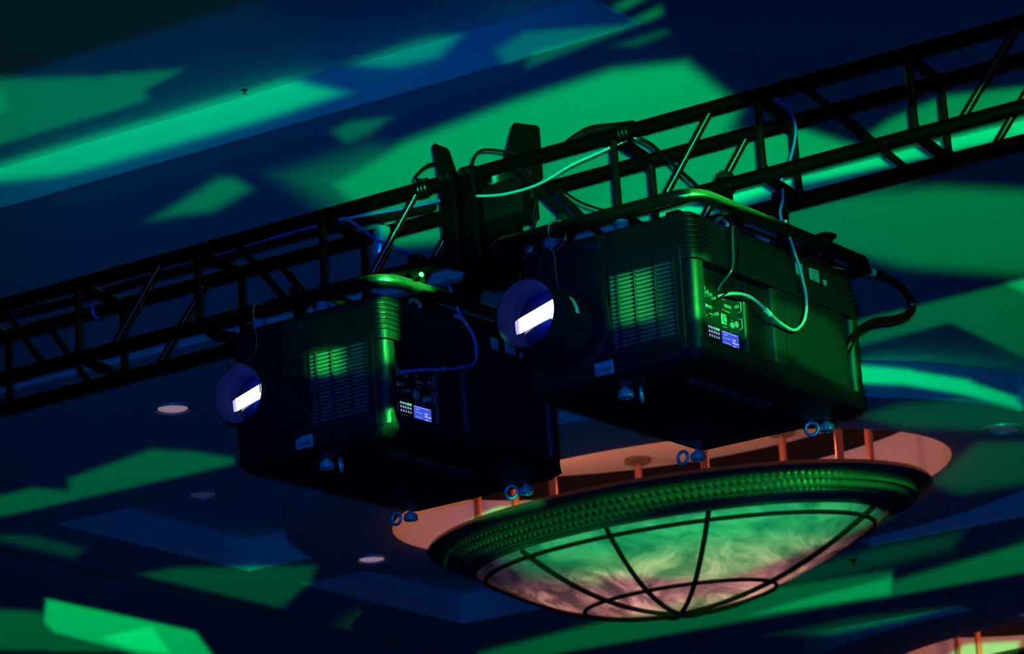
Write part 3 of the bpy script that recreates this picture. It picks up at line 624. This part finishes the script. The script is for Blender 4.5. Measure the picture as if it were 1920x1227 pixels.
    # keypad and screen on the connector panel
    m = MB(); m.box((X, .212, .094), (X+.003, .322, .153)); sc = m.build('status_screen', M_screen, P)
    m = MB()
    for y0, y1, z, h in ((.215, .31, .1475, .0016), (.22, .245, .138, .002), (.215, .262, .108, .001), (.215, .262, .126, .001), (.278, .300, .128, .003), (.278, .292, .121, .0025), (.278, .318, .115, .0035), (.278, .300, .103, .003), (.215, .315, .0965, .0012)):
        m.box((X+.003, y0, z), (X+.0036, y1, z+h))
    o = m.build('screen_text', M_scrtxt, sc)
    m = MB()
    for i in range(5):
        for j in range(4):
            if (i, j) in ((4, 3), (3, 3)): continue
            y, z = .128+i*.0155, .150-j*.0155
            w2 = (.0045, .0035, .0022, .0018)[j]
            m.box((X, y-w2, z-.004), (X+.002, y+w2, z+.004 if j < 3 else z-.001))
    m.build('keypad', M_key, P)
    m = MB()
    for i, j in ((3, 0), (4, 0)): m.lathe([(.0055, 0), (.0055, .0025), (.001, .0025)], 10, Matrix.Translation((X, .128+i*.0155, .150)) @ Matrix.Rotation(R(90), 4, 'Y'))
    m.build('green_keys', M_keyg, P)
    m = MB()
    for y, z in ((.092, .150), (.092, .118), (.082, .134), (.104, .134)): m.lathe([(.0042, 0), (.0042, .002), (.001, .002)], 3, Matrix.Translation((X, y, z)) @ Matrix.Rotation(R(90), 4, 'Y'))
    m.build('arrow_keys', M_key, P)
    def sock(y, z, kind):
        m = MB(); T = Matrix.Translation((X, y, z)) @ Matrix.Rotation(R(90), 4, 'Y')
        if kind == 'round': m.lathe([(.012, 0), (.012, .006), (.008, .006), (.007, .001), (.001, .001)], 16, T)
        elif kind == 'square':
            m.rbox((X, y-.017, z-.020), (X+.003, y+.017, z+.020), .001, 1); m.lathe([(.014, .003), (.014, .006), (.011, .006), (.010, .0035)], 20, T)
        elif kind == 'bnc': m.lathe([(.007, 0), (.007, .012), (.003, .012), (.002, .002)], 10, T)
        elif kind == 'strip': m.rbox((X, y-.022, z-.006), (X+.006, y+.022, z+.006), .002, 1)
        m.build('socket', M_conn, P)
    for y, z, kd in ((.096, .285, 'bnc'), (.118, .276, 'bnc'), (.140, .270, 'bnc'), (.165, .262, 'bnc'), (.13, .225, 'strip'), (.232, .198, 'square'), (.285, .185, 'round'), (.175, .205, 'bnc'), (.262, .252, 'strip'), (.315, .195, 'round'), (.32, .262, 'bnc')): sock(y, z, kd)
    m = MB()
    for y, z, l_ in ((.105, .258, .022), (.11, .190, .020), (.15, .200, .026), (.235, .168, .026), (.282, .160, .024), (.240, .275, .022), (.262, .232, .032), (.235, .235, .008), (.29, .205, .010), (.312, .165, .008), (.117, .262, .008), (.15, .19, .006)):
        m.box((X, y-l_/2, z), (X+.0008, y+l_/2, z+.0025))
    m.build('panel_print', M_print, P)
    m = MB()
    for y, z in ((.066+.02, .235), (.094, .235), (.086, .227), (.094, .227), (.120, .222)): m.box((X, y-.003, z-.0025), (X+.003, y+.003, z+.0025))
    m.build('status_leds', M_led, P) if not right else m.bm.free()
    # carrying handle of the panel
    for y, z in ((.335, .20), (.336, .265)):
        m = MB(); m.tube([(X, y, z-.02), (X+.014, y, z-.018), (X+.014, y, z+.018), (X, y, z+.02)], .0018, 6); m.build('panel_handle', M_conn, P)
    # paper labels on the upper casing
    for y0, y1, z0, z1 in ((.735, .785, .470, .522), (.835, .905, .462, .522), (.935, .960, .445, .495)):
        m = MB(); m.box((W_-.005, y0, z0), (W_-.0035, y1, z1), Matrix.Translation((-.0055+.003, 0, 0))); st = m.build('paper_label', M_label, P)
        st.rotation_euler = (0, 0, 0)
        m = MB()
        for i in range(4): m.box((W_-.0008, y0+.006, z1-.012-i*.011), (W_-.0003, y1-.008, z1-.0105-i*.011)); 
        m.build('label_print', M_ink, st)
    for y in (.70, .75):
        m = MB(); m.lathe([(.009, 0), (.009, .004), (.001, .004)], 12, Matrix.Translation((W_-.006, y, .545)) @ Matrix.Rotation(R(90), 4, 'Y')); m.build('casing_screw', M_dsteel, P)
    # feet and eye bolts below, rubber pads above
    for (x, y), (rx, ry), rot in (((.342, .133), (.388, .165), 118), ((-.0+.012, 1.13), (-.030, 1.085), -8), ((.600, 1.13), (.560, 1.085), 20)):
        m = MB(); T = Matrix.Translation((x, y, 0))
        m.lathe([(.012, 0), (.014, -.008), (.026, -.012), (.030, -.02), (.030, -.036), (.026, -.040), (.024, -.036), (.001, -.034)], 24, T); ft = m.build('foot', M_steel, P, True)
        m = MB()
        for q_ in range(5):
            a_ = 2*math.pi*q_/5; m.lathe([(.004, -.034), (.004, -.040), (.001, -.040)], 6, T @ Matrix.Translation((.016*math.cos(a_), .016*math.sin(a_), 0)))
        m.build('foot_bolts', M_dsteel, ft)
        m = MB(); Rz = Matrix.Translation((rx, ry, -.030)) @ Matrix.Rotation(R(rot), 4, 'Z') @ Matrix.Rotation(R(90), 4, 'X')
        m.tube([Rz @ Vector((.025*math.cos(t), .025*math.sin(t), 0)) for t in [2*math.pi*j/24 for j in range(24)]], .0068, 10, True)
        m.tube([(rx, ry, .0), (rx, ry, -.008)], .007, 8); m.build('eye_bolt', M_steel, P, True)
    for x, y in ((.42, .06), (.10, .06), (W_-.05, .58)):
        m = MB(); m.lathe([(.001, .046), (.022, .046), (.026, .042), (.026, .012), (.020, .008), (.020, -.004)], 24, Matrix.Translation((x, y, H_))); m.build('top_pad', M_purple, P, True)
    m = MB(); m.tube(curve_pts([(W_-.015, .20, H_+.002), (W_-.012, .215, H_+.014), (W_-.010, .235, H_+.016), (W_-.008, .255, H_+.006), (W_-.008, .262, H_-.008)], 6), .008, 8); m.build('safety_hook', M_conn, P, True)
    return P
mat_gloss = mat('glossy_dark_glass', (.02, .015, .04), .08, spec=.8)
M_glass_lens = mat('coated_lens_glass', (.01, .012, .05), .06, spec=.9)
projector(PRM, 'right projector, nearer and higher, green-lit side with glowing screen', .222, .218, .130, True)
projector(PLM, 'left projector, lower and darker, in front of the left truss', .272, .200, .118, False)

# ---------------------------------------------------------------- rigging frames
INV = TM.inverted()
def frame(MW, label, clamps, labc):
    F = empty('rigging_frame', MW, label, 'rigging frame', 'tube frames above the projectors')
    zf = .606
    m = MB(); m.tube([(x, y, zf) for x, y in rrect(-.13, -.035, .80, 1.24, .10, 7)], .0245, 16, True); m.build('frame_tube', M_tube, F, True)
    for x in (.69, .735):
        m = MB(); m.tube([(x, .34, zf-.018), (x, 1.19, zf-.018)], .0075, 8); m.build('thin_rail', M_truss, F, True)
    for y in (.33, .86):
        m = MB(); m.tube([(-.13, y, zf), (.80, y, zf)], .020, 12); m.build('cross_tube', M_truss, F, True)
    for x, y in ((.70, 1.12), (.05, 1.12), (.05, .10), (.62, .12)):
        m = MB(); m.rbox((x-.03, y-.03, H_-.004), (x+.03, y+.03, zf), .006, 2); m.build('mounting_block', M_truss, F)
    m = MB(); m.lathe([(.001, .10), (.028, .10), (.045, .092), (.045, .085), (.022, .08), (.022, .0)], 20, Matrix.Translation((.72, 1.03, zf))); m.build('frame_knob', M_truss, F, True)
    m = MB(); m.tube([(.02, -.06, zf-.062), (.07, -.07, zf-.082)], [.012, .012], 12); m.tube([(.07, -.07, zf-.082), (.075, -.071, zf-.084)], .016, 12); m.tube([(-.02, -.05, zf-.03), (.02, -.06, zf-.062)], .009, 8); m.build('spigot', M_conn if 0 else M_tube, F, True)
    Mi = MW.inverted() @ TM
    for s, v in clamps:
        c = Mi @ Vector((s, v, 0)); ax = (Mi.to_3x3() @ Vector((1, 0, 0))).normalized(); 
        T = Matrix.Translation(c) @ ax.to_track_quat('Z', 'Y').to_matrix().to_4x4()
        m = MB(); m.lathe([(.028, -.025), (.037, -.025), (.037, .025), (.028, .025), (.028, -.025)], 20, T)
        up_ = Vector((0, 0, 1)); sd = ax.cross(up_).normalized()
        m.rbox((c.x-.02, c.y-.02, zf-.01), (c.x+.02, c.y+.02, c.z-.028), .006, 2)
        cl = m.build('clamp', M_truss, F, True)
        q0 = c + Vector((0, 0, .042)); m = MB(); m.tube([c - sd*.03 + Vector((0, 0, .03)), c + sd*.03 + Vector((0, 0, .045))], .009, 8)
        m.rbox((c.x-.028, c.y-.028, c.z+.018), (c.x+.028, c.y+.028, c.z+.05), .01, 2); m.build('clamp_bolt', M_dsteel, cl, True)
        m = MB(); e0 = c + Vector((.02, -.03, -.06)); m.tube([e0, e0 + Vector((.05, -.05, -.004)), ], .009, 10); m.tube([e0 + Vector((.05, -.05, -.004)), e0+Vector((.058, -.058, -.005))], .010, 6); m.build('wing_bolt', M_truss, cl, True)
    return F
frame(PRM, 'rounded black tube frame above the right projector', [(.255, 0), (.938, 0), (.413, DT), (1.019, DT)], 'right')
frame(PLM, 'rounded black tube frame above the left projector', [(-.95, 0), (-.401, 0), (-.925, DT), (-.34, DT)], 'left')

# ---------------------------------------------------------------- cables at the projectors
bar('cable', [(.800, .60, .645), (.80, .613, .600), (.79, .661, .542), (.786, .702, .477), (.786, .732, .369), (.786, .703, .279), (.786, .625, .224), (.786, .531, .230), (.786, .441, .256), (.780, .335, .291), (.765, .243, .290), (.725, .194, .275)], .0058, M_pale_cable, 'pale cable looping down the side of the right projector', 'cable', PRM)
o = MB(); o.tube([(0, 0, 0), (.0, .03, -.012)], .010, 10); o = o.build('cable_sleeve', M_tag, None, True); o.matrix_world = PRM @ Matrix.Translation((.786, .425, .260)); tag(o, 'pale sleeve on the looping cable of right projector', 'cable sleeve')
bar('cable', [(.70, 1.05, .585), (.74, 1.12, .575), (.756, 1.20, .585), (.756, 1.30, .604), (.756, 1.479, .603), (.756, 1.599, .558), (.756, 1.602, .504), (.756, 1.474, .449), (.756, 1.299, .400), (.756, 1.166, .338), (.75, 1.108, .284), (.735, 1.10, .25)], .0155, M_blk_cable, 'thick black power cable looping off the rear of right projector', 'cable', PRM, 12)
o = MB(); o.tube([(0, 0, 0), (0, .036, .002)], .0175, 12); o = o.build('tape_band', M_label, None, True); o.matrix_world = PRM @ Matrix.Translation((.756, 1.285, .602)); tag(o, 'grey tape band round the power cable behind the right projector', 'tape')
bar('cable', [(.760, .225, .575), (.775, .245, .570), (.786, .262, .535), (.786, .265, .474), (.786, .236, .365), (.77, .196, .286), (.725, .154, .247)], .0035, M_blk_cable, 'thin black lead down the front corner side of right projector', 'cable', PRM)
bar('cable', [(.780, .248, .545), (.780, .240, .500), (.780, .230, .405), (.775, .213, .361), (.74, .20, .32), (.725, .20, .30)], .0045, M_wire, 'twisted grey lead hanging beside the thin black one', 'cable', PRM)
bar('cable', [(.80, .38, .68), (.786, .424, .647), (.786, .475, .558), (.786, .551, .496), (.786, .573, .433), (.786, .547, .369), (.786, .405, .321), (.775, .223, .286), (.735, .13, .270)], .0058, M_blue_cable, 'blue cable looping down the side of the left projector', 'cable', PLM)
o = MB(); o.tube([(0, 0, 0), (0, .028, .008)], .0085, 10); o = o.build('cable_sleeve', M_conn, None, True); o.matrix_world = PLM @ Matrix.Translation((.786, .33, .306)); tag(o, 'green-lit sleeve on the blue cable of left projector', 'cable sleeve')
bar('safety_wire', [(.22, -.03, .633), (.197, -.066, .625), (.177, -.064, .591), (.173, -.03, .51), (.177, -.03, .426), (.183, -.03, .384), (.208, -.05, .345), (.24, -.10, .325), (.29, -.11, .285), (.322, -.11, .235), (.325, -.11, .19), (.31, -.11, .15)], .0028, M_wire, 'thin steel safety wire to the right projector lens', 'safety wire', PRM)
bar('safety_wire', [(.20, -.03, .633), (.178, -.064, .625), (.164, -.05, .556), (.155, -.03, .493), (.140, -.04, .43), (.16, -.18, .36), (.22, -.30, .325), (.31, -.32, .31), (.36, -.32, .27), (.385, -.32, .22), (.387, -.32, .18)], .0028, M_wire, 'thin steel safety wire curving round the left projector lens', 'safety wire', PLM)
bar('wire_loop', [(.225, -.03, .595), (.228, -.035, .560), (.20, -.035, .530), (.165, -.035, .525), (.17, -.035, .545), (.21, -.04, .560), (.238, -.04, .550), (.226, -.035, .600)], .0022, M_wire, 'small bright wire clip loop below the frame of right projector', 'wire', PRM)
